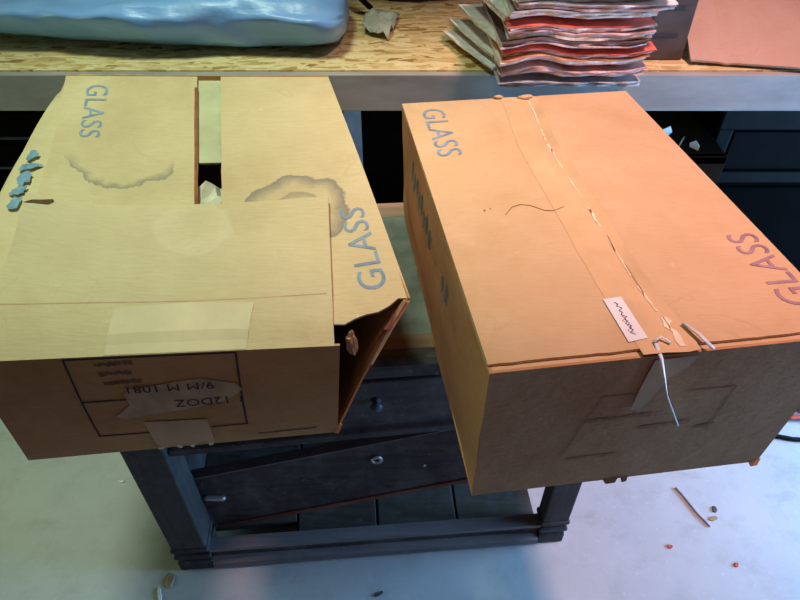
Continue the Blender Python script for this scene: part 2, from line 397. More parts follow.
# ------------------------------------------------------------ workbench: steel beam, strand board, legs
wb = thing('workbench', 'long workbench with strand board top and grey steel front beam behind both boxes', 'workbench', (0.0, 1.45, 0.0))
zt = (H - 1.005) * S; yb = 2.40 * S
bm = bmesh.new()
prof = [(0, 0), (0, -0.072), (0.030, -0.072), (0.030, -0.068), (0.004, -0.068), (0.004, -0.004), (0.0172, -0.004), (0.0172, 0)]
fw = lambda p: Vector((p.x, yb + p.y, zt + p.z))
add_prism(bm, prof, -2.2, 2.2, fw); obj('front_beam', bm, M['steel'], wb, bevel=0.0015)
obj('tabletop', box((-2.2, 2.437 * S, zt - 0.004), (2.2, 1.79, zt + 0.002)), M['osb'], wb)
for x in (-2.1, -0.104, 2.1):
    bm = bmesh.new(); add_box(bm, (x - 0.02, yb + 0.10, 0), (x - 0.016, yb + 0.14, zt - 0.004)); add_box(bm, (x - 0.02, yb + 0.10, 0), (x + 0.02, yb + 0.104, zt - 0.004))
    obj('leg', bm, M['galvanised'], wb)
zs = zt + 0.002      # top of the strand board

# ------------------------------------------------------------ black stained cabinet under the boxes
cab_o = Vector((-1.009, 1.27)); ce = Vector((0.9969, 0.0785)); cn = Vector((-0.0785, 0.9969))
def F(p):            # local (along width, depth, z) -> world
    q = cab_o + ce * p.x + cn * p.y
    return P(q.x, q.y, p.z)
cab = thing('low_cabinet', 'black stained open fronted low cabinet under the two cardboard boxes', 'cabinet', F(Vector((0.895, 0.45, -H))))
W_, D_ = 1.79, 0.90; ZT = -1.5
def post(l0, l1, d0, d1):
    bm = bmesh.new(); c = 0.006; zf = -2.66
    add_box(bm, (l0 + c, d0 + c, zf), (l1 - c, d1 - c, ZT - 0.07), F)
    for k in range(4):
        z1 = zf - 0.03 * k; g = 0.0 if k % 2 == 0 else 0.013
        add_box(bm, (l0 + g, d0 + g, z1 - 0.03), (l1 - g, d1 - g, z1), F)
    add_box(bm, (l0 + 0.004, d0 + 0.004, -H), (l1 - 0.004, d1 - 0.004, zf - 0.12), F)
    return bm
for l0, l1 in ((0.0, 0.165), (W_ - 0.135, W_)):
    obj('leg', post(l0, l1, 0.0, 0.15 if l0 == 0 else 0.09), M['black_wood_up'], cab, bevel=0.004)
    obj('leg', post(l0, l1, D_ - 0.17, D_ - 0.02), M['black_wood_up'], cab, bevel=0.004)
# top: frame strips around an inset dusty panel
bm = bmesh.new(); add_prism(bm, [(-0.01, ZT - 0.07), (-0.01, ZT - 0.015), (0.005, ZT), (0.05, ZT), (0.05, ZT - 0.07)], -0.01, W_ + 0.01, F)
obj('top_rail', bm, M['black_wood'], cab)
obj('top_strip', box((0.0, 0.05, ZT - 0.06), (W_, 0.115, ZT - 0.0005), F), M['raw_wood'], cab)
obj('top_panel', box((0.0, 0.115, ZT - 0.05), (W_, 0.80, ZT - 0.001), F), M['dusty_panel'], cab)
o = obj('back_strip', box((0.0, 0.80, ZT - 0.06), (W_, 0.90, ZT), F), M['pink_wood'], cab); o['label'] = 'reddish bare wood strip along the back edge'
# upper drawer front, recessed below the top, with a lip and a knob
bm = bmesh.new()
add_prism(bm, [(0.05, -1.66), (0.05, -1.905), (0.03, -1.915), (0.025, -1.945), (0.10, -1.945), (0.10, -1.65)], 0.16, W_ - 0.16, lambda p: F(Vector((p.x, p.y, p.z + 0.05 * (p.x - 1.0)))))
df = obj('drawer_front', bm, M['black_wood'], cab, bevel=0.003)
bm = bmesh.new(); add_lathe(bm, [(0.009, 0), (0.005, 0.006), (0.011, 0.014), (0.009, 0.019), (0.002, 0.021)], F(Vector((0.93, 0.05, -1.76))), -Vector((cn.x, cn.y, 0)))
obj('knob', bm, M['grey_edge'], df, sm=True)
obj('drawer_box', box((0.18, 0.10, -1.90), (W_ - 0.18, 0.80, -1.88), F), M['deck_wood'], cab)
obj('rear_panel', box((0.15, 0.80, -2.758), (W_ - 0.13, 0.82, ZT - 0.07), F), M['black_wood'], cab)
obj('end_panel', box((0.03, 0.14, -2.80), (0.06, D_ - 0.16, ZT - 0.07), F), M['black_wood'], cab)
obj('end_panel', box((W_ - 0.06, 0.40, -2.80), (W_ - 0.03, D_ - 0.16, ZT - 0.07), F), M['black_wood'], cab)
obj('end_rail', box((W_ - 0.06, 0.14, -1.93), (W_ - 0.03, 0.40, ZT - 0.07), F), M['black_wood'], cab)
# moulded bottom rail and inner deck of planks
bm = bmesh.new()
add_prism(bm, [(0.0, -2.845), (0.0, -2.795), (0.03, -2.785), (0.03, -2.725), (0.012, -2.715), (0.012, -2.69), (0.066, -2.687), (0.066, -2.845)], 0.16, W_ - 0.130, F)
br = obj('bottom_rail', bm, M['black_wood'], cab, bevel=0.002)
bm = bmesh.new(); add_prism(bm, [(-0.004, -2.835), (-0.004, -2.797), (0.029, -2.783), (0.029, -2.787), (0.001, -2.80), (0.001, -2.835)], 0.162, W_ - 0.132, F); obj('rail_moulding', bm, M['dusty_highlight_black'], br)
bm = bmesh.new(); add_prism(bm, [(0.009, -2.708), (0.009, -2.687), (0.066, -2.683), (0.066, -2.688), (0.0125, -2.692), (0.0125, -2.708)], 0.162, W_ - 0.132, F); obj('rail_ledge', bm, M['dusty_highlight_black'], br)
for k in range(4):
    l0 = 0.17 + k * 0.375
    obj('deck_plank', box((l0 if k else 0.062, 0.155 if k == 0 else 0.07, -2.80), (l0 + 0.365, D_ - 0.02, -2.76), F), M['deck_wood'], cab, bevel=0.002)

# fallen drawer front, resting aslant inside the opening
zl, zr = -2.325, -1.955
def SB(p):           # local (along board, thickness, height)
    ang = R(12.2); l = 0.185 + p.x * math.cos(ang) - p.z * math.sin(ang); z = -2.585 + p.x * math.sin(ang) + p.z * math.cos(ang)
    return F(Vector((l, 0.13 + p.y + (p.z) * 0.10, z - 0.115)))
lb = thing('loose_drawer_front', 'dark loose drawer front fallen aslant in the open lower bay of the cabinet', 'drawer front', SB(Vector((0.6, 0.0, 0.0))))
bm = bmesh.new(); add_box(bm, (0.0, 0.006, 0.0), (1.38, 0.05, 0.335), SB)
obj('board', bm, M['black_wood'], lb, bevel=0.003)
obj('top_edge_highlight', box((0.0, 0.004, 0.333), (1.38, 0.052, 0.339), SB), M['dusty_highlight_black'], lb)  # lighter strip paints the highlight on the board's upper edge
o = obj('bare_edge', box((0.0, 0.0, -0.022), (1.38, 0.05, 0.0), SB), M['red_wood'], lb); o['label'] = 'bare brown lower edge'
yv = -Vector((cn.x, cn.y, 0))
bm = bmesh.new(); add_lathe(bm, [(0.013, 0.0), (0.013, 0.003), (0.009, 0.004), (0.007, 0.002), (0.006, -0.002)], SB(Vector((0.808, 0.006, 0.238))), yv); obj('knob_ring', bm, M['metal'], lb, sm=True)
bm = bmesh.new(); add_lathe(bm, [(0.0035, 0), (0.003, 0.002), (0.001, 0.0025)], SB(Vector((0.997, 0.006, 0.14))), yv, 10); obj('screw', bm, M['metal'], lb)
bm = bmesh.new(); add_tube(bm, [SB(Vector((0.022 + 0.009 * k, -0.004, 0.215 - 0.003 * k))) for k in range(11)], [0.003] + [0.006] * 9 + [0.003], 8); obj('metal_pull', bm, M['metal'], lb, sm=True)
bm = bmesh.new()
for k, (x, z, r) in enumerate([(0.33, 0.17, 0.010), (0.36, 0.14, 0.006), (0.35, 0.11, 0.004), (0.47, 0.2, 0.004)]):
    bm = bmesh.new(); add_lathe(bm, [(r * 0.8, 0), (r, 0.001), (r * 0.5, 0.0015)], SB(Vector((x, 0.0062, z))), yv, 9); obj('chipped_spot', bm, M['grey_edge'], lb)

# ------------------------------------------------------------ LEFT cardboard box (torn open, sagging)
LB = thing('cardboard_box', 'yellowed cardboard box with a burst side and water stains, on the left', 'box', P(-0.6, 1.5, ZT))
th = 0.0035
A, B = P(-1.028, 0.975, ZT + 0.004), P(-0.179, 1.070, ZT + 0.004); A1, B1 = P(-1.022, 0.980, -1.098), P(-0.149, 1.065, -1.130)
C, D = P(-1.08, 2.00, ZT + 0.004), P(-0.23, 2.00, ZT + 0.004); C1, D1 = P(-1.10, 2.02, -0.844), P(-0.237, 2.01, -0.844)
FF = P(0.026, 1.18, -1.075)
patch('bottom_panel', bil(A, B, D, C), 8, 8, 0.003, M['inner'], LB, flip=True)
frontL = bil(A, B, B1, A1)
def frontLf(s, t): return frontL(s, t) + Vector((0, -0.006 * math.sin(math.pi * max(0, min(1, s))) * math.sin(math.pi * max(0, min(1, t))), 0))
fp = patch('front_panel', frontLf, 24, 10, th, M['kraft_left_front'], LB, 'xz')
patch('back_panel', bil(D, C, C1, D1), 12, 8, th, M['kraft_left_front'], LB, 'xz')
def leftL(s, t):     # s front..back, t top..bottom, bulging outwards
    top = lerp(A1, C1, s) + Vector((0.025 * math.sin(math.pi * max(0, min(1, s))), 0, 0)); bot = lerp(A, C, s); tt = max(0.0, min(1.0, t))
    p = lerp(top, bot, t); b = 0.085 * max(0.0, math.sin(math.pi * max(0, min(1, s)))) ** 0.7
    return p + Vector((-b * math.sin(math.pi * tt ** 0.55), 0, 0.012 * math.sin(math.pi * tt ** 0.5)))
sp = patch('side_panel', leftL, 16, 14, th, M['kraft_left_clean'], LB, 'yz', flip=False)
put_marks('printed_mark', [blob(0.47 + 0.045 * k, 0.024 + 0.004 * (k % 2), (0.022, 0.015, 0.025, 0.013, 0.02)[k], (0.013, 0.018, 0.014, 0.02, 0.012)[k], 22, 0.28, 8 + k) for k in range(5)], leftL, M['ink_side'], sp, eps=0.0002, label='smudged blue printing')
def rightL(s, t):    # flared side: s front..back, t top..bottom
    bot = lerp(B, D, s); top = lerp(FF, D1, s); p = lerp(top, bot, t)
    return p + Vector((-0.004 * math.sin(math.pi * max(0, min(1, t))) * (1 - s), 0, 0))
jr = jag(3, 0.012)
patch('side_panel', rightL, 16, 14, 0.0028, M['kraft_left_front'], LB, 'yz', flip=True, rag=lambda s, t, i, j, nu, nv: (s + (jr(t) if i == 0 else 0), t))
put_marks('torn_or_shade_edge', [[(-0.004, 0.02 + 0.06 * k) for k in range(16)] + [(0.016 + 0.012 * noise.noise(Vector((k * 1.7, 0, 0))), 0.02 + 0.06 * k) for k in range(15, -1, -1)]], rightL, M['tape_dark'], LB, flip=False, eps=0.0045)
# long flaps
gr = 0.591
def gl(t): return 0.505 + (0.978 - t) * 0.108
def sag(p, k=0.012): return p
def topL(s, t):      # whole top surface, s left..right, t front..back
    p = bil(A1, B1, D1, C1)(s, t); ss = max(0, min(1, s)); tt = max(0, min(1, t))
    ins = 0.025 * math.sin(math.pi * tt) * max(0.0, 1 - ss * 4)
    return p + Vector((ins, 0, 0.010 * math.sin(math.pi * tt) - 0.010 * math.sin(math.pi * ss) * math.sin(math.pi * tt)))
jl = jag(8, 0.006)
lf = patch('top_flap', lambda s, t: topL(s * gl(t), t), 16, 24, th, M['kraft_left'], LB, t_rng=(0.03, 1.0), rag=lambda s, t, i, j, nu, nv: (s + (jl(t) if i == nu else 0), t + (0.012 * noise.noise(Vector((s * 20, 4, 0))) if j == nv else 0)))
tq = [0.40 + 0.06 * k for k in range(10)]
put_marks('torn_or_shade_edge', [[(gl(q) - 0.010 - 0.004 * noise.noise(Vector((q * 31, 1, 0))), q) for q in tq] + [(gl(q) + 0.001, q) for q in tq[::-1]]], topL, M['red_edge_shade'], lf, eps=0.0004, label='reddish brown shade painted along the torn flap edge')  # shadow at the flap edge painted on as a reddish brown band
rIn0, rIn1 = P(-0.44, 1.105, -1.128), topL(gr, 1.0)
def flapR(s, t):     # right flap, s inner..outer fold
    p = bil(rIn0, FF, D1, rIn1)(s, t); tt = max(0, min(1, t))
    return p + Vector((0, 0, 0.006 * math.sin(math.pi * tt)))
rf = patch('top_flap', flapR, 16, 20, th, M['kraft_left'], LB, rag=lambda s, t, i, j, nu, nv: (s + (jl(t + 3) if i == 0 else 0), t + ((0.015 * noise.noise(Vector((s * 9, 7, 0))) - 0.035 * smooth(0.3, 0.6, s) * (1 - smooth(0.65, 1.0, s))) if j == 0 else 0)))
# minor back flap under the gap and what shows inside the box
patch('inner_flap', lambda s, t: topL(s, t) - Vector((0, 0, 0.0065)), 6, 8, th, M['inner_pale'], LB, s_rng=(0.40, 0.74), t_rng=(0.63, 1.0))
# front flap folded back over the long flaps
def flapF(s, t):
    q = topL(s, t * 0.435) ; ss = max(0, min(1, s)); tt = max(0, min(1, t))
    return q + Vector((0.006 * (1 - ss) * tt * 0, 0, 0.0080 * smooth(0.0, 0.15, tt) + 0.004 * smooth(0.8, 1.0, tt) * ss + 0.014 * (1 - smooth(0.0, 0.16, ss)) * smooth(0.6, 1, tt) - 0.002 * math.sin(math.pi * ((tt * 3.2) % 1)) * (tt < 0.31)))
jf = jag(12, 0.006)
ff = patch('front_flap', flapF, 26, 16, th, M['kraft_left_clean'], LB, s_rng=(0.0, 0.985), rag=lambda s, t, i, j, nu, nv: (s, t + (jf(s) if j == nv else 0)))
put_marks('crease', [[(0.0, 0.300), (0.3, 0.303), (0.6, 0.296), (0.97, 0.302), (0.97, 0.308), (0.6, 0.303), (0.3, 0.309), (0.0, 0.306)]], flapF, M['tape_dark'], ff, eps=0.0003)
put_marks('tape_strip', [[(0.36, 0.004), (0.37, 0.27), (0.58, 0.29), (0.76, 0.27), (0.74, 0.004)]], flapF, M['tape_left'], ff, eps=0.0008, label='wide paper tape patch, slightly paler')
M['gap_shade'] = plain('painted_slit_shade', (0.14, 0.075, 0.025), 0.9, 0, 0.3, 40)  # dark colour stands in for the shade in the gap at the flap corner
put_marks('slit_shade', [[(0.004, 0.93), (0.03, 0.955), (0.06, 0.972), (0.094, 1.0), (0.10, 0.985), (0.085, 0.955), (0.05, 0.94)]], flapF, M['gap_shade'], ff, eps=0.0006, label='dark shade painted in the flap gap at the rear left corner')
ls_top = (D1 - C1).length; lt_top = (C1 - A1).length
put_word('printed_word', 'GLASS', topL, 0.137, 0.826, ls_top, lt_top, 0.036, 0.124, -R(90) + R(2), M['ink_blue'], lf, label='faded blue word GLASS on the left flap')
lsr = (FF - rIn0).length; ltr = (D1 - FF).length
put_word('printed_word', 'GLASS', flapR, 0.830, 0.197, lsr, ltr, 0.036, 0.128, R(90), M['ink_blue'], rf, label='blue word GLASS on the right flap')
# printing, torn label and tape on the front panel
lf_s = (B - A).length; lf_t = (B1 - B).length
fr = []
x0, x1, y0, y1 = 0.251, 0.711, 0.225, 0.985
for a in ((x0, y1, x0 + 0.005, y0), (x1, y0, x1, y1), (x0, y0, 0.47, y0 + 0.004), (0.60, y0 + 0.01, x1, y0 + 0.01), (x0, 0.60, 0.38, 0.61), (0.64, 0.62, x1, 0.625), (x0, y1, x1, y1)):
    fr.append(bar(*a, 0.0024, lf_s, lf_t))
put_marks('printed_frame', fr, frontLf, M['ink_dark'], fp)
put_marks('small_print', [smear(0.325, 0.93, 0.43, 0.94, 0.022, 20, 4), smear(0.33, 0.85, 0.42, 0.86, 0.022, 18, 5), smear(0.335, 0.77, 0.44, 0.78, 0.022, 20, 6), smear(0.74, 0.085, 0.93, 0.09, 0.014, 26, 7)], frontLf, M['ink_faint_left'], fp, label='small faint printing')
tl = [(0.33, 0.44), (0.36, 0.50), (0.385, 0.56), (0.38, 0.66), (0.40, 0.71), (0.47, 0.73), (0.54, 0.76), (0.60, 0.77), (0.65, 0.74), (0.70, 0.70), (0.715, 0.64), (0.69, 0.58), (0.66, 0.54), (0.60, 0.50), (0.52, 0.47), (0.45, 0.45), (0.40, 0.43), (0.36, 0.41)]
put_marks('torn_label', [tl], frontLf, M['label_paper'], fp, eps=0.0010)
put_word('written_word', '9/M M 1081', frontLf, 0.515, 0.705, lf_s, lf_t, 0.0115, 0.100, math.pi, M['ink_dark'], fp, eps=0.0018)
put_word('written_word', '1 12DOZ', frontLf, 0.612, 0.545, lf_s, lf_t, 0.0125, 0.080, math.pi, M['ink_dark'], fp, eps=0.0018)
put_marks('tape_strip', [[(0.405, 0.365), (0.594, 0.345), (0.598, 0.03), (0.565, 0.045), (0.53, 0.02), (0.48, 0.035), (0.415, 0.012)]], frontLf, M['tape_dark'], fp, eps=0.0012)
put_marks('torn_fibre', [blob(0.425 + 0.05 * k + 0.01 * (k % 2), 0.018, 0.009, 0.022, 8, 0.6, 40 + k) for k in range(4)], frontLf, M['tape_torn'], fp, eps=0.002)
# torn scraps of board at the burst corner
bm = crumple(-0.125 * S, 1.115 * S, (H - 1.175) * S, 0.007, 0.005, 0.020, 71, 8); obj('torn_scrap', bm, M['tape_dark'], LB)
ed = lambda q, dx, dy: rightL(0.0, q) + Vector((dx, dy, 0))
for q0_, q1_, w0, w1, mt in ((0.015, 0.21, 0.007, 0.010, 'scrap_pink'), (0.21, 0.46, 0.004, 0.002, 'tape_left'), (0.93, 1.0, 0.002, 0.006, 'tape_dark')):
    bm = bmesh.new(); add_hull8(bm, [ed(q0_, 0.001, -0.003), ed(q1_, 0.001, -0.003), ed(q1_, -w1, -0.001), ed(q0_, -w0, -0.001), ed(q0_, 0.001, -0.0015), ed(q1_, 0.001, -0.0015), ed(q1_, -w1, 0.0005), ed(q0_, -w0, 0.0005)])
    obj('torn_scrap', bm, M[mt], LB)
# wrapped paper that shows through the gap: contents lying inside the box
ctr = topL(0.54, 0.54)
lone('wrapped_bundle', crumple(ctr.x + 0.010, ctr.y - 0.006, ctr.z - 0.056, 0.036, 0.052, 0.042, 2), M['packing'], 'crumpled white paper bundle showing through the gap between the stained flaps', 'packing paper')

# ------------------------------------------------------------ RIGHT cardboard box
RB = thing('cardboard_box', 'closed cardboard box with taped seam and small white sticker, on the right', 'box', P(0.5, 1.5, ZT))
zr0 = ZT + 0.004
a, b = P(0.189, 0.867, zr0), P(0.985, 0.972, zr0); a1, b1 = P(0.189, 0.867, -1.006), P(1.016, 0.974, -1.0)
c, d = P(0.020, 2.119, zr0), P(0.83, 2.226, zr0); c1, d1 = P(0.007, 2.119, -1.0), P(0.834, 2.226, -1.0)
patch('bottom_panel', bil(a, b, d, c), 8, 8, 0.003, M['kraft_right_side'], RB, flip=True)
jb = jag(21, 0.012)
frontR0 = bil(a, b, b1, a1)
def frontR(s, t): return frontR0(s, t) + Vector((0, -0.004 * math.sin(math.pi * max(0, min(1, s))) * math.sin(math.pi * max(0, min(1, t))), 0))
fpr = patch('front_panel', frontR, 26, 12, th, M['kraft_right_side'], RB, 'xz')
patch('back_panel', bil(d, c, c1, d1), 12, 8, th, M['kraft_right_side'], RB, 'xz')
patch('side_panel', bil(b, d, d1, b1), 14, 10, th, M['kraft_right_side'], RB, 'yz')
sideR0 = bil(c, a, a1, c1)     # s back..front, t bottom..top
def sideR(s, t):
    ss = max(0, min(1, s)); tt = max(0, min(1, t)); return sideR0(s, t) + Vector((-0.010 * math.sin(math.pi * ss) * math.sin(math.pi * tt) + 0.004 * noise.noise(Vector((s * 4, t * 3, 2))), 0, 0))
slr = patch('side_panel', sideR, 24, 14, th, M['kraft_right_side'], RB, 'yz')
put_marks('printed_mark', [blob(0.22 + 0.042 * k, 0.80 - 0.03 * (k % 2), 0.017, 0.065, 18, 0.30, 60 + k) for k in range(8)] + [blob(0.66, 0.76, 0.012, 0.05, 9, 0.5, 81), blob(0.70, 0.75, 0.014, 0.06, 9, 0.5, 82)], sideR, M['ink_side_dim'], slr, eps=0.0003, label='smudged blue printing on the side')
# top: minor flap folds and two long flaps that stop just short of the front fold
def seam(t): return 0.500 + 0.045 * smooth(0.66, 1.0, t) + 0.022 * smooth(0.2, 0.0, t)
def topR(s, t):      # s left..right, t front..back
    p = bil(a1, b1, d1, c1)(s, t); ss = max(0, min(1, s)); tt = max(0, min(1, t))
    return p + Vector((0, 0, 0.004 + 0.004 * math.sin(math.pi * tt) * math.sin(math.pi * ss) - 0.003 * math.exp(-((ss - seam(tt)) / 0.03) ** 2)))
patch('minor_flap', lambda s, t: topR(s, t) - Vector((0, 0, 0.0045)), 18, 4, th, M['kraft_right'], RB, t_rng=(0.0, 0.30))
patch('minor_flap', lambda s, t: topR(s, t) - Vector((0, 0, 0.0045)), 18, 4, th, M['kraft_right'], RB, t_rng=(0.70, 0.995))
jm = jag(31, 0.004)
tfl = patch('top_flap', lambda s, t: topR(s * (seam(t) - 0.002), t), 16, 24, th, M['kraft_right'], RB, t_rng=(0.014, 1.0), rag=lambda s, t, i, j, nu, nv: (s + (1.5 * jm(t) if i == nu else 0), t + (0.5 * jm(s * 2) if j == 0 else 0)))
tfr = patch('top_flap', lambda s, t: topR(lerp(seam(t) + 0.002, 1.0, s), t), 16, 24, th, M['kraft_right'], RB, t_rng=(0.014, 1.0), rag=lambda s, t, i, j, nu, nv: (s, t + (0.5 * jm(s * 2 + 3) if j == 0 else 0)))
lsR = (b1 - a1).length; ltR = (c1 - a1).length
put_word('printed_word', 'GLASS', topR, 0.117, 0.824, lsR, ltR, 0.038, 0.158, -R(90), M['ink_blue'], tfl, label='faded grey blue word GLASS on the left flap')
put_word('printed_word', 'GLASS', topR, 0.922, 0.188, lsR, ltR, 0.040, 0.133, R(90), M['ink_violet'], tfr, label='violet word GLASS on the right flap')
# tape along the seam with torn places
edgeL = [(seam(k / 22) - 0.118 + 0.004 * noise.noise(Vector((k * 0.9, 3, 0))), k / 22) for k in range(23)]; edgeR = [(seam(k / 22) + 0.040 + 0.004 * noise.noise(Vector((k * 1.1, 8, 0))), k / 22) for k in range(22, -1, -1)]
put_marks('tape_strip', [edgeL + edgeR], topR, M['tape_seam'], tfl, eps=0.0004, label='wide paper tape over the seam')
tears = []
for k, (t0, t1, w) in enumerate([(0.012, 0.085, 0.013), (0.10, 0.17, 0.006), (0.20, 0.33, 0.004), (0.36, 0.43, 0.006), (0.47, 0.56, 0.003), (0.60, 0.66, 0.004), (0.665, 0.72, 0.008), (0.74, 0.80, 0.005), (0.83, 0.98, 0.005)]):
    qs = [lerp(t0, t1, q / 6) for q in range(7)]
    tears.append([(seam(q) + 1.6 * w * noise.noise(Vector((k + q * 90, 2, 0))) - w * 0.6, q) for q in qs] + [(seam(q) + w * (0.7 + 1.2 * noise.noise(Vector((k + q * 77, 6, 0)))), q) for q in qs[::-1]])
put_marks('torn_fibre', tears, topR, M['tape_torn'], tfl, eps=0.0016, label='pale torn tape fibres along the seam')
put_marks('seam_gap', [[(seam(t0) - 0.0035, t0), (seam(t0) + 0.001, t0 + 0.01), (seam(t1) + 0.0055, t1 - 0.01), (seam(t1) + 0.003, t1), (seam(t0) - 0.001, t0 + 0.02)] for t0, t1 in ((0.05, 0.09), (0.14, 0.24), (0.27, 0.33), (0.40, 0.425), (0.665, 0.695))], topR, M['crack'], tfl, eps=0.0022, label='dark open bit of the seam')
put_marks('scratch', [[(0.215, 0.425), (0.25, 0.452), (0.28, 0.458), (0.31, 0.452), (0.35, 0.428), (0.38, 0.424), (0.42, 0.436), (0.42, 0.4385), (0.38, 0.427), (0.35, 0.431), (0.31, 0.455), (0.28, 0.461), (0.25, 0.455), (0.214, 0.427)], blob(0.155, 0.45, 0.004, 0.004, 7, 0.4, 3), blob(0.175, 0.455, 0.003, 0.003, 7, 0.4, 4)], topR, M['crack'], tfl, eps=0.0005)
# sticker near the front
stk = [(0.377, 0.139), (0.431, 0.141), (0.439, 0.035), (0.383, 0.030)]
st = put_marks('sticker', [stk], topR, M['white_paper'], tfl, eps=0.0014, label='small white sticker with a red scrawl')
put_marks('scrawl', [zigzag(0.408, 0.045, 0.128, 15, 0.0075, 0.0016)], topR, M['ink_dark'], st, eps=0.0018)
put_marks('scrawl', [zigzag(0.406, 0.050, 0.092, 7, 0.010, 0.0014)], topR, M['red_ink'], st, eps=0.0016)
# front panel: printing, hanging torn tape, white strips
lfs = (b - a).length; lft = (a1 - a).length
pr = [bar(*q, 0.0022, lfs, lft) for q in ((0.33, 0.76, 0.425, 0.762), (0.585, 0.742, 0.727, 0.735), (0.33, 0.76, 0.262, 0.30), (0.727, 0.735, 0.712, 0.40))]
put_marks('printed_frame', pr, frontR, M['ink_faint'], fpr)
put_marks('small_print', [smear(0.30, 0.585, 0.50, 0.595, 0.022, 26, 1), smear(0.48, 0.49, 0.64, 0.50, 0.022, 22, 2), smear(0.29, 0.27, 0.45, 0.275, 0.018, 22, 3)], frontR, M['ink_faint'], fpr, label='small faint printing')
put_marks('tape_tail', [[(0.44, 0.985), (0.56, 0.985), (0.545, 0.92), (0.50, 0.86), (0.475, 0.72), (0.45, 0.65), (0.425, 0.655), (0.428, 0.80)]], frontR, M['tape_dark'], fpr, eps=0.0022)
put_marks('scuff', [blob(0.69, 0.44, 0.02, 0.012, 9, 0.5, 5), blob(0.71, 0.455, 0.015, 0.010, 9, 0.5, 6)], frontR, M['crack'], fpr)
def strip(pts, w, mat, name, label):
    bm = bmesh.new(); add_tube(bm, pts, w, 6, 0.35); o = obj(name, bm, mat, RB, sm=True); o['label'] = label
q0 = topR(0.45, 0.02) + Vector((0, 0, 0.002)); q1 = frontR(0.452, 0.99) + Vector((0, -0.006, 0.003)); q2 = frontR(0.50, 0.79) + Vector((0, -0.012, 0)); q3 = frontR(0.575, 0.565) + Vector((0, -0.014, 0))
strip([q0, q1, q2, q3], 0.0026, M['string'], 'hanging_strip', 'white plastic strip hanging over the front')
e0 = topR(0.555, 0.06) + Vector((0, 0, 0.003)); e1 = topR(0.57, 0.025) + Vector((0, 0, 0.006)); e2 = topR(0.585, -0.008) + Vector((0, 0, 0.004))
strip([e0, e1, e2], 0.0026, M['string'], 'hanging_strip', 'short white plastic strip at the end of the seam')
strip([topR(0.445, 0.022) + Vector((0, 0, 0.003)), topR(0.47, 0.03) + Vector((0, 0, 0.005)), topR(0.49, 0.018) + Vector((0, 0, 0.003))], 0.0018, M['string'], 'hanging_strip', 'thin white fibre at the front fold')
for k, (s, t, r) in enumerate([(0.535, 0.995, 0.008), (0.42, 0.998, 0.006), (0.555, 1.0, 0.006)]):
    g = topR(s, t); lumps = crumple(g.x, g.y - 0.002, g.z + 0.004, r * 1.3, r * 0.6, r * 0.45, 11 + k); obj('torn_fibre', lumps, M['tape'], RB, sm=True)
for k, (s, w) in enumerate([(0.47, 0.012), (0.52, 0.006), (0.985, 0.009)]):
    g = frontR(s, 0.0); bm = bmesh.new(); add_hull8(bm, [g + Vector((-w, 0, 0.006)), g + Vector((w, 0.001, 0.006)), g + Vector((w * 0.6, -0.004, -0.002)), g + Vector((-w * 0.4, -0.005, -0.0035)), g + Vector((-w, 0.003, 0.006)), g + Vector((w, 0.004, 0.006)), g + Vector((w * 0.6, -0.001, -0.002)), g + Vector((-w * 0.4, -0.002, -0.0035))])
    obj('torn_scrap', bm, M['tape_dark'], RB)

# ------------------------------------------------------------ on the workbench: bag, papers, cartons
def bluebag():
    n = Nodes('blue_grey_vinyl'); co = n.coord('Object')
    f = n.noise(n.mapping(co, (3, 6, 6)), 1.6, 5, 0.6)
    n.b.inputs['Specular IOR Level'].default_value = 0.5
    n.bump(f, 0.35, 0.02)
    return n.done(n.ramp(f, [(0.3, (0.20, 0.42, 0.85)), (0.55, (0.26, 0.50, 0.92)), (0.75, (0.36, 0.56, 0.88))]), 0.38)
M['bag'] = bluebag()
bag = thing('vinyl_bag', 'large blue grey vinyl bag lying on the left of the workbench', 'bag', P(-1.15, 2.95, -0.98))
bm = bmesh.new(); nu, nv = 72, 36; grid = []
for i in range(nu + 1):
    row = []
    sx = -1 + 2 * i / nu
    for j in range(nv):
        ang = 2 * math.pi * j / nv; ca, sa = math.cos(ang), math.sin(ang)
        end = max(0.0, 1 - abs(sx) ** 16) ** 0.5
        yy = math.copysign(abs(ca) ** 0.55, ca) * 0.33 * (0.6 + 0.4 * end); zz = math.copysign(abs(sa) ** 0.6, sa) * 0.105 * (0.7 + 0.3 * end) * (1.0 + 0.10 * math.sin(sx * 4))
        p = Vector((-1.215 + sx * 0.985, 2.88 + yy - 0.07 * sx, 0)); w = noise.noise(Vector((p.x * 3.2, ang * 1.2, 1.5))) * 0.045 + noise.noise(Vector((p.x * 8, ang * 3, 4.5))) * 0.02
        z = max(0.0, 0.100 + zz + 0.8 * w * (1 if sa > -0.4 else 0.15)); lift = 0.045 * smooth(-0.1, -0.9, sx) * (1 if sa < 0 else 0)
        row.append(bm.verts.new(P(p.x, p.y + w * ca + 0.13 * (1 - z / 0.2) * (1 if ca < 0 else 0) - 0.03, -0.9985 + z + lift)))
    grid.append(row)
for r0, r1 in zip(grid, grid[1:]):
    for j in range(nv): bm.faces.new([r0[j], r0[(j + 1) % nv], r1[(j + 1) % nv], r1[j]])
bm.faces.new(grid[0][::-1]); bm.faces.new(grid[-1])
obj('sack', bm, M['bag'], bag, sm=True)
bm = bmesh.new(); add_tube(bm, [P(-0.32 + 0.022 * k, 3.10 + 0.03 * math.sin(k * 0.8), -0.85 - 0.0019 * k * k) for k in range(9)], 0.012, 8, 0.5)
obj('strap', bm, M['black_plastic'], bag, sm=True)

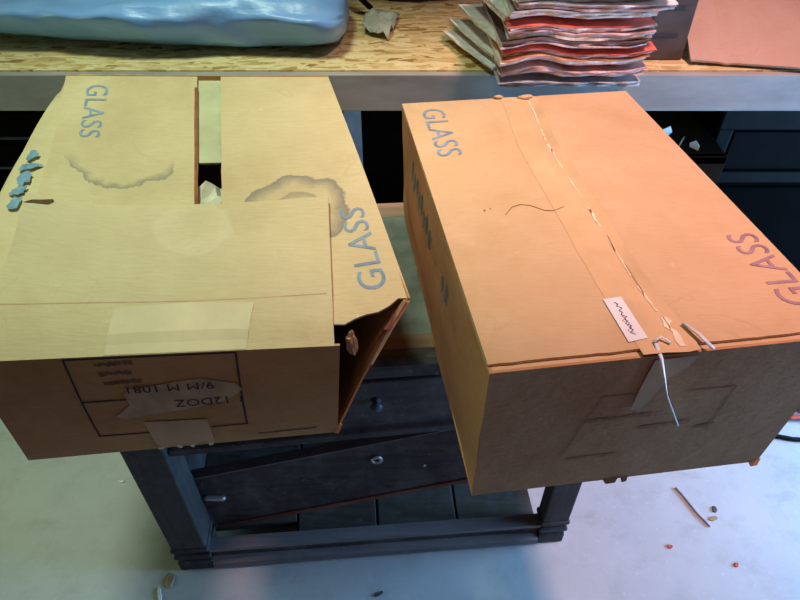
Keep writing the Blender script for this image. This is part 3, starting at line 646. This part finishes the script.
# crumpled grey sheet and black holdall near the middle back
def sheet(pts, nu, nv, amp, seed, thick=0.0012, base=0.0):
    f = bil(*pts); bm = bmesh.new(); g = []
    for k in (0, 1):
        g.append([[bm.verts.new(f(i / nu, j / nv) + Vector((0, 0, base + amp * (0.5 + noise.noise(Vector((i * 0.45, j * 0.45, seed)))) + k * thick))) for j in range(nv + 1)] for i in range(nu + 1)])
    for i in range(nu):
        for j in range(nv):
            for k in (0, 1):
                q = [g[k][i][j], g[k][i + 1][j], g[k][i + 1][j + 1], g[k][i][j + 1]]; bm.faces.new(q if k else q[::-1])
    rim = [(i, 0) for i in range(nu)] + [(nu, j) for j in range(nv)] + [(i, nv) for i in range(nu, 0, -1)] + [(0, j) for j in range(nv, 0, -1)]
    for (i, j), (i2, j2) in zip(rim, rim[1:] + rim[:1]): bm.faces.new([g[0][i][j], g[0][i2][j2], g[1][i2][j2], g[1][i][j]])
    return bm
M['grey_sheet'] = plain('grey_green_paper', (0.42, 0.46, 0.36), 0.8, 0, 0.35, 22)
zsd = zs / S - H
lone('paper_sheet', sheet([P(-0.165, 2.82, zsd), P(-0.05, 2.74, zsd), P(0.0, 3.04, zsd), P(-0.16, 3.03, zsd)], 10, 10, 0.022, 3, base=0.001), M['grey_sheet'], 'crumpled grey green paper sheet beside the right end of the blue bag', 'paper', sm=True)
M['holdall'] = plain('black_cloth', (0.014, 0.014, 0.014), 0.9, 0, 0.3, 20)
hb = crumple(0.10 * S, 3.36 * S, zs + 0.075, 0.115, 0.07, 0.09, 21)
for v in hb.verts: v.co.z = max(zs, v.co.z)
lone('black_holdall', hb, M['holdall'], 'black cloth holdall at the back of the workbench left of the papers', 'bag', sm=True)

# newspapers: every one its own thing
pagecols = [(0.82, 0.64, 0.56), (0.86, 0.76, 0.68), (0.74, 0.55, 0.49), (0.86, 0.74, 0.62), (0.68, 0.48, 0.44)]
M['page'] = [plain('newsprint_%s' % n, c, 0.85, 0, 0.25, 70) for n, c in zip(('grey', 'pale', 'dusk', 'cream', 'dim'), pagecols)]
covers = {'red': (0.80, 0.16, 0.11), 'orange': (0.82, 0.38, 0.18), 'white': (0.80, 0.78, 0.75), 'charcoal': (0.12, 0.08, 0.08), 'pink': (0.74, 0.48, 0.44), 'grey': (0.46, 0.46, 0.48), 'green': (0.70, 0.74, 0.60), 'blue': (0.50, 0.56, 0.64), 'pale': (0.90, 0.93, 0.80)}
M['cover'] = {k: plain('cover_%s' % k, c, 0.6, 0, 0.3, 45) for k, c in covers.items()}
def wave(x, y, z):
    h = z - zs; a = min(1.0, h / 0.03) * (0.35 + 0.65 * math.exp(-((h - 0.045) / 0.05) ** 2))
    return a * (0.0055 * math.sin(x * 30 + 0.6) + 0.0024 * math.sin(x * 58 + y * 6))
def paper_layer(cx, cy, wd, dp, rot, z0, z1, k, seed, nu=30, nv=8):
    bm = bmesh.new(); c_, s_ = math.cos(rot), math.sin(rot); g = []
    for z in (z0, z1):
        rows = []
        for i in range(nu + 1):
            row = []
            for j in range(nv + 1):
                x = wd * (i / nu); y = dp * (j / nv)
                if j == 0: y += 0.006 * noise.noise(Vector((i * 0.28, seed, z * 60)))
                if i in (0, nu): x += 0.005 * noise.noise(Vector((j * 0.5, seed + 3, z * 60)))
                px, py = cx + x * c_ - y * s_, cy + x * s_ + y * c_
                row.append(bm.verts.new((px, py, z + wave(px, py, z))))
            rows.append(row)
        g.append(rows)
    for i in range(nu):
        for j in range(nv):
            for q in (0, 1):
                f = [g[q][i][j], g[q][i + 1][j], g[q][i + 1][j + 1], g[q][i][j + 1]]; bm.faces.new(f if q else f[::-1])
    rim = [(i, 0) for i in range(nu)] + [(nu, j) for j in range(nv)] + [(i, nv) for i in range(nu, 0, -1)] + [(0, j) for j in range(nv, 0, -1)]
    for (i, j), (i2, j2) in zip(rim, rim[1:] + rim[:1]): bm.faces.new([g[0][i][j], g[0][i2][j2], g[1][i2][j2], g[1][i][j]])
    return bm
rd = random.Random(5)
# cover colour, thickness (m), plan turn (deg), shift x, shift y, description
papers = [('grey', 0.0105, 1.0, 0.0, 0.0, 'lowest newspaper of the pile, overhanging the steel beam'),
          ('pale', 0.0095, -24, -0.002, 0.055, 'lowest skewed newspaper, its pale corner sticking out at the lower left of the pile'),
          ('pink', 0.0110, 0.5, 0.004, 0.004, 'bowed pinkish newspaper near the bottom of the pile'),
          ('pale', 0.0085, -21, 0.0, 0.060, 'second skewed newspaper from the bottom, pale corner sticking out left above the lowest one'),
          ('orange', 0.0110, 2.0, 0.002, 0.0, 'newspaper with an orange cover low in the pile, below the bright red one'),
          ('red', 0.0090, -1.0, 0.006, 0.003, 'newspaper with a bright red cover in the lower half of the pile'),
          ('pale', 0.0085, -17, 0.002, 0.050, 'third skewed newspaper from the bottom, white corner sticking out left'),
          ('charcoal', 0.0095, 1.5, 0.0, -0.002, 'dark covered newspaper in the middle of the pile'),
          ('pink', 0.0120, 0.0, 0.010, 0.002, 'thick pale pink newspaper in the middle of the pile'),
          ('red', 0.0095, 2.5, 0.006, 0.0, 'red edged newspaper in the middle of the pile with a pale askew one above'),
          ('pale', 0.0105, -12, 0.012, 0.024, 'pale newspaper lying slightly askew above the middle of the pile'),
          ('grey', 0.0110, 1.0, 0.012, 0.004, 'grey newspaper in the upper half of the pile'),
          ('white', 0.0110, -2.0, 0.020, 0.003, 'white covered newspaper near the top of what shows of the pile'),
          ('blue', 0.0100, 3.0, 0.014, 0.001, 'pale blue covered newspaper under the upper orange one'),
          ('orange', 0.0115, 0.0, 0.022, 0.0, 'newspaper with an orange cover high in the pile'),
          ('charcoal', 0.0100, -3.0, 0.016, 0.004, 'dark covered newspaper second from the top edge of the photo'),
          ('white', 0.0110, 2.0, 0.020, 0.002, 'white newspaper at the top edge of the photo'),
          ('pink', 0.0110, -4.0, 0.016, 0.004, 'topmost pinkish newspaper of the pile')]
z = zs + 0.0004
for k, (cv, tk, rot, sx, sy, lab) in enumerate(papers):
    wd = 0.254 + rd.uniform(-0.006, 0.008); dp = 0.285; cx = 0.366 * S + sx; cy = 2.262 * S + sy + rd.uniform(-0.004, 0.004)
    if abs(rot) > 8:
        wd = 0.26; dp = 0.19; cx = 0.352 * S + sx
    t = thing('newspaper', lab, 'newspaper', (cx + 0.12, cy + 0.14, z), 'newspapers piled on the workbench')
    n = 2; g = 0.0006; lay = (tk - 0.0026 - g * n) / n; zz = z
    for q in range(n):
        obj('inner_pages', paper_layer(cx + rd.uniform(-0.004, 0.004), cy + rd.uniform(0.0, 0.006), wd - 0.002, dp, R(-rot if abs(rot) > 8 else rot), zz, zz + lay, k, k * 7 + q), M['page'][(k + q * 2) % 5], t, sm=False)
        zz += lay + g
    obj('cover', paper_layer(cx, cy, wd, dp, R(-rot if abs(rot) > 8 else rot), zz, zz + 0.0022, k, k * 7 + 5), M['cover'][cv], t)
    z += tk + 0.0010

# carton with its shade put into a dark colour, behind the papers, and pale carton lying with a sloping flap
dk = thing('shaded_carton', 'carton coloured dark as if in shade, between the newspapers and the pale sloping carton', 'box', P(1.03, 2.75, zsd))
bm = box(P(0.985, 2.535, zsd + 0.001), P(1.145, 2.98, -0.58)); obj('carton_body', bm, M['shaded_card'], dk, bevel=0.003)
bm = bmesh.new()
for z0 in (-0.80, -0.905): add_box(bm, P(1.0, 2.532, z0), P(1.10, 2.5345, z0 + 0.012))
obj('printed_mark', bm, M['ink_dark'], dk)
pc = thing('pale_carton', 'pale pinkish cardboard carton with a sloping flap at the right end of the workbench', 'box', P(1.55, 2.9, zsd))
s0, s1, s2, s3 = P(1.163, 2.49, zsd + 0.020), P(1.80, 2.37, zsd + 0.020), P(1.86, 3.08, -0.66), P(1.175, 3.12, -0.66)
slope = bil(s0, s1, s2, s3)
fl = patch('sloping_flap', lambda s, t: slope(s, t) + Vector((0, 0, 0.006 * math.sin(math.pi * max(0, min(1, t))) - 0.003 * math.exp(-((s - 0.2) / 0.02) ** 2))), 24, 14, 0.005, M['kraft_flap'], pc)
put_marks('crease', [[(0.192, 0.0), (0.198, 0.5), (0.196, 1.0), (0.203, 1.0), (0.205, 0.5), (0.199, 0.0)]], lambda s, t: slope(s, t) + Vector((0, 0, 0.006 * math.sin(math.pi * max(0, min(1, t))) - 0.003 * math.exp(-((s - 0.2) / 0.02) ** 2))), M['tape_dark'], fl, eps=0.0008)
bm = bmesh.new(); add_hull8(bm, [P(1.17, 3.13, zsd + 0.002), P(1.87, 3.09, zsd + 0.002), P(1.90, 3.60, zsd + 0.002), P(1.20, 3.64, zsd + 0.002), P(1.17, 3.13, -0.67), P(1.87, 3.09, -0.67), P(1.90, 3.60, -0.67), P(1.20, 3.64, -0.67)]); obj('carton_body', bm, M['kraft_flap'], pc)
for k in range(3):
    g = slope(0.02 + 0.05 * k, -0.004); bm = bmesh.new(); add_tube(bm, [g + Vector((-0.006, 0, 0.001)), g + Vector((0.006, -0.001, 0.001))], 0.0014, 6); obj('staple', bm, M['metal'], pc)

# ------------------------------------------------------------ under the workbench
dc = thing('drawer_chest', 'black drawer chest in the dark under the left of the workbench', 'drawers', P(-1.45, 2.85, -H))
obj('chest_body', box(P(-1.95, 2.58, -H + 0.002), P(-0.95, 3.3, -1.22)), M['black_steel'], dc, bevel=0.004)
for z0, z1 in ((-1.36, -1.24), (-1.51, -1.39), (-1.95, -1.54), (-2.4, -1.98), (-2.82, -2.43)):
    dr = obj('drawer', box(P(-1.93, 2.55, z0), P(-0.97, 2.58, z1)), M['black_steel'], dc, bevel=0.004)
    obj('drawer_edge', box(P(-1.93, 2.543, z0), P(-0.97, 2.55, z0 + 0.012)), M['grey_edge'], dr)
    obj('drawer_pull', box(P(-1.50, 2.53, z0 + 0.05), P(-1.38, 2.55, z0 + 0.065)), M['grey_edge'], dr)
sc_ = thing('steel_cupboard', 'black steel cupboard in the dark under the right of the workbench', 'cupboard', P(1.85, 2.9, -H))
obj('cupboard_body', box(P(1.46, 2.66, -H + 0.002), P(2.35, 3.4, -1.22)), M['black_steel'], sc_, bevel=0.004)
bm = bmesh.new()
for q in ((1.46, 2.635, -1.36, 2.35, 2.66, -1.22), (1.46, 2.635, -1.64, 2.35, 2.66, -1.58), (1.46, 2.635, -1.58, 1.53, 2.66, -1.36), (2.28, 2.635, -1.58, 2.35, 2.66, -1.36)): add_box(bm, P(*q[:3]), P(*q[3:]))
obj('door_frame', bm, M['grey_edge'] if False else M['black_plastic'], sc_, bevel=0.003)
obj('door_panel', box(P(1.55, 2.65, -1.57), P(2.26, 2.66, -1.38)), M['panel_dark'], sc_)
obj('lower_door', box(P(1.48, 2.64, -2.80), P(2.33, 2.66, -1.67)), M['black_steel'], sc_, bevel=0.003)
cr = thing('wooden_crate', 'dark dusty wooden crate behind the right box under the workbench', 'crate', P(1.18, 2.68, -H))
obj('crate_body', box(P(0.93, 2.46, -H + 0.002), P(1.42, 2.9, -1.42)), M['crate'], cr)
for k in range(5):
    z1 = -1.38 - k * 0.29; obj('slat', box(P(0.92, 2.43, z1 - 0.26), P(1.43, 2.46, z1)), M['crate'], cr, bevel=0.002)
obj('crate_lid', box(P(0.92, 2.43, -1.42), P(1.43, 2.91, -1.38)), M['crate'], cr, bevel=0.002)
for k, (x, y, w, rot, lab) in enumerate([(1.190, 2.60, 0.021, 0.3, 'largest white paper scrap on the crate behind the right box'), (1.250, 2.53, 0.014, 1.1, 'narrow white paper scrap standing at the edge of the crate'), (1.30, 2.50, 0.012, 2.2, 'small white paper scrap farthest right on the crate')]):
    r_ = random.Random(30 + k); ux, uy = math.cos(rot), math.sin(rot); q0 = Vector((x * S, y * S, (-1.38 + H) * S + 0.0006))
    e = lambda a, b: q0 + Vector((ux * a * w, uy * a * w - b * w * 0.5, b * w))
    outline = [e(-0.9 + r_.uniform(-.2, .2), 0), e(0.8 + r_.uniform(-.2, .2), 0), e(1.0, 0.8 + r_.uniform(-.2, .3)), e(0.3, 1.5 + r_.uniform(-.2, .3)), e(-0.8 + r_.uniform(-.3, .3), 1.0)]
    bm = bmesh.new(); lo = [bm.verts.new(v) for v in outline]; hi = [bm.verts.new(v + Vector((0, 0.0012, 0.0006))) for v in outline]
    bm.faces.new(lo[::-1]); bm.faces.new(hi)
    for a in range(5): bm.faces.new([lo[a], lo[(a + 1) % 5], hi[(a + 1) % 5], hi[a]])
    lone('paper_scrap', bm, M['white_paper'], lab, 'paper scrap', 'white paper scraps on the crate')

# ------------------------------------------------------------ bits on the floor
def chip(x, y, w, l, rot, seed, h=0.003):
    bm = bmesh.new(); r_ = random.Random(seed); n = 7; c_, s_ = math.cos(rot), math.sin(rot); lo = []; hi = []
    for k in range(n):
        an = 2 * math.pi * k / n; q = r_.uniform(0.65, 1.1); px = math.cos(an) * l * q; py = math.sin(an) * w * q
        lo.append(bm.verts.new((x + px * c_ - py * s_, y + px * s_ + py * c_, 0.0003))); hi.append(bm.verts.new((x + px * c_ * 0.85 - py * s_ * 0.85, y + px * s_ * 0.85 + py * c_ * 0.85, h * r_.uniform(0.7, 1.3))))
    bm.faces.new(lo[::-1]); bm.faces.new(hi)
    for k in range(n): bm.faces.new([lo[k], lo[(k + 1) % n], hi[(k + 1) % n], hi[k]])
    return bm
def fl_xy(u, v):     # floor metres for the listed spots (x, y)
    return u, v
M['chip_red'] = plain('red_chip', (0.55, 0.08, 0.05), 0.6); M['chip_dark'] = plain('dark_chip', (0.07, 0.065, 0.06), 0.8)
M['chip_tan'] = plain('dry_leaf', (0.36, 0.25, 0.13), 0.8); M['chip_pale'] = plain('pale_chip', (0.75, 0.72, 0.62), 0.8)
floor_bits = [('paint_chip', 0.612, 0.667, 0.006, 0.007, 0.2, 'chip_red', 'small red chip on the floor nearest the cabinet foot', 'chip'),
              ('paint_chip', 0.745, 0.625, 0.005, 0.009, 0.9, 'chip_red', 'rusty red chip on the floor at the lower right', 'chip'),
              ('stone_chip', 0.747, 0.760, 0.008, 0.011, 1.2, 'chip_dark', 'dark stone chip on the pale floor right of the box', 'chip'),
              ('dry_leaf', 0.735, 0.735, 0.006, 0.013, 0.1, 'chip_tan', 'tan leaf bit beside the dark stone chip', 'leaf'),
              ('stone_chip', -0.045, 0.562, 0.005, 0.011, 0.6, 'chip_dark', 'dark chip on the bluish floor in front of the cabinet', 'chip'),
              ('paper_crumb', 0.035, 0.545, 0.005, 0.008, 0.6, 'chip_pale', 'pale crumb on the bluish floor in front of the cabinet', 'crumb'),
              ('paper_crumb', -0.685, 0.832, 0.005, 0.012, 0.0, 'chip_pale', 'white crumb on the greenish floor below the left box', 'crumb'),
              ('wood_splinter', -0.515, 0.560, 0.006, 0.022, 2.0, 'chip_pale', 'pale splinter on the floor by the left cabinet foot', 'splinter'),
              ('dry_leaf', -0.500, 0.590, 0.010, 0.020, 1.7, 'chip_tan', 'brown leaf scrap on the floor against the left cabinet foot', 'leaf')]
for k, (nm, x, y, w, l, rot, mt, lab, cat) in enumerate(floor_bits): lone(nm, chip(x, y, w, l, rot, k + 2), M[mt], lab, cat)
bm = bmesh.new(); add_tube(bm, [Vector((0.672 + 0.006 * k, 0.815 - 0.013 * k + 0.003 * math.sin(k), 0.003)) for k in range(9)], 0.0025, 6)
lone('cord_scrap', bm, plain('grey_cord', (0.33, 0.31, 0.33), 0.8), 'short grey cord on the floor below the right box', 'cord', sm=True)
bm = bmesh.new(); add_tube(bm, [Vector((0.92 + 0.05 * k, 0.985 - 0.02 * math.sin(k * 0.7) - 0.006 * k, 0.006)) for k in range(12)], 0.006, 8)
lone('black_cable', bm, M['black_plastic'], 'black cable on the floor at the right edge beyond the right box', 'cable', sm=True)
M['rag'] = plain('grey_cloth', (0.34, 0.33, 0.36), 0.9, 0, 0.3, 14)
rg = crumple(1.16, 1.10, 0.03, 0.15, 0.075, 0.035, 44)
for v in rg.verts: v.co.z = max(0.0005, v.co.z)
lone('crumpled_rag', rg, M['rag'], 'crumpled grey rag on the floor behind the black cable', 'rag', sm=True)
bm = bmesh.new(); add_tube(bm, [Vector((1.02 + 0.03 * k, 1.015 + 0.004 * math.sin(k * 1.3), 0.012 + 0.001 * k)) for k in range(9)], 0.008, 8, 0.5)
lone('red_strap', bm, M['chip_red'], 'short red strap lying between the grey rag and the black cable', 'strap', sm=True)
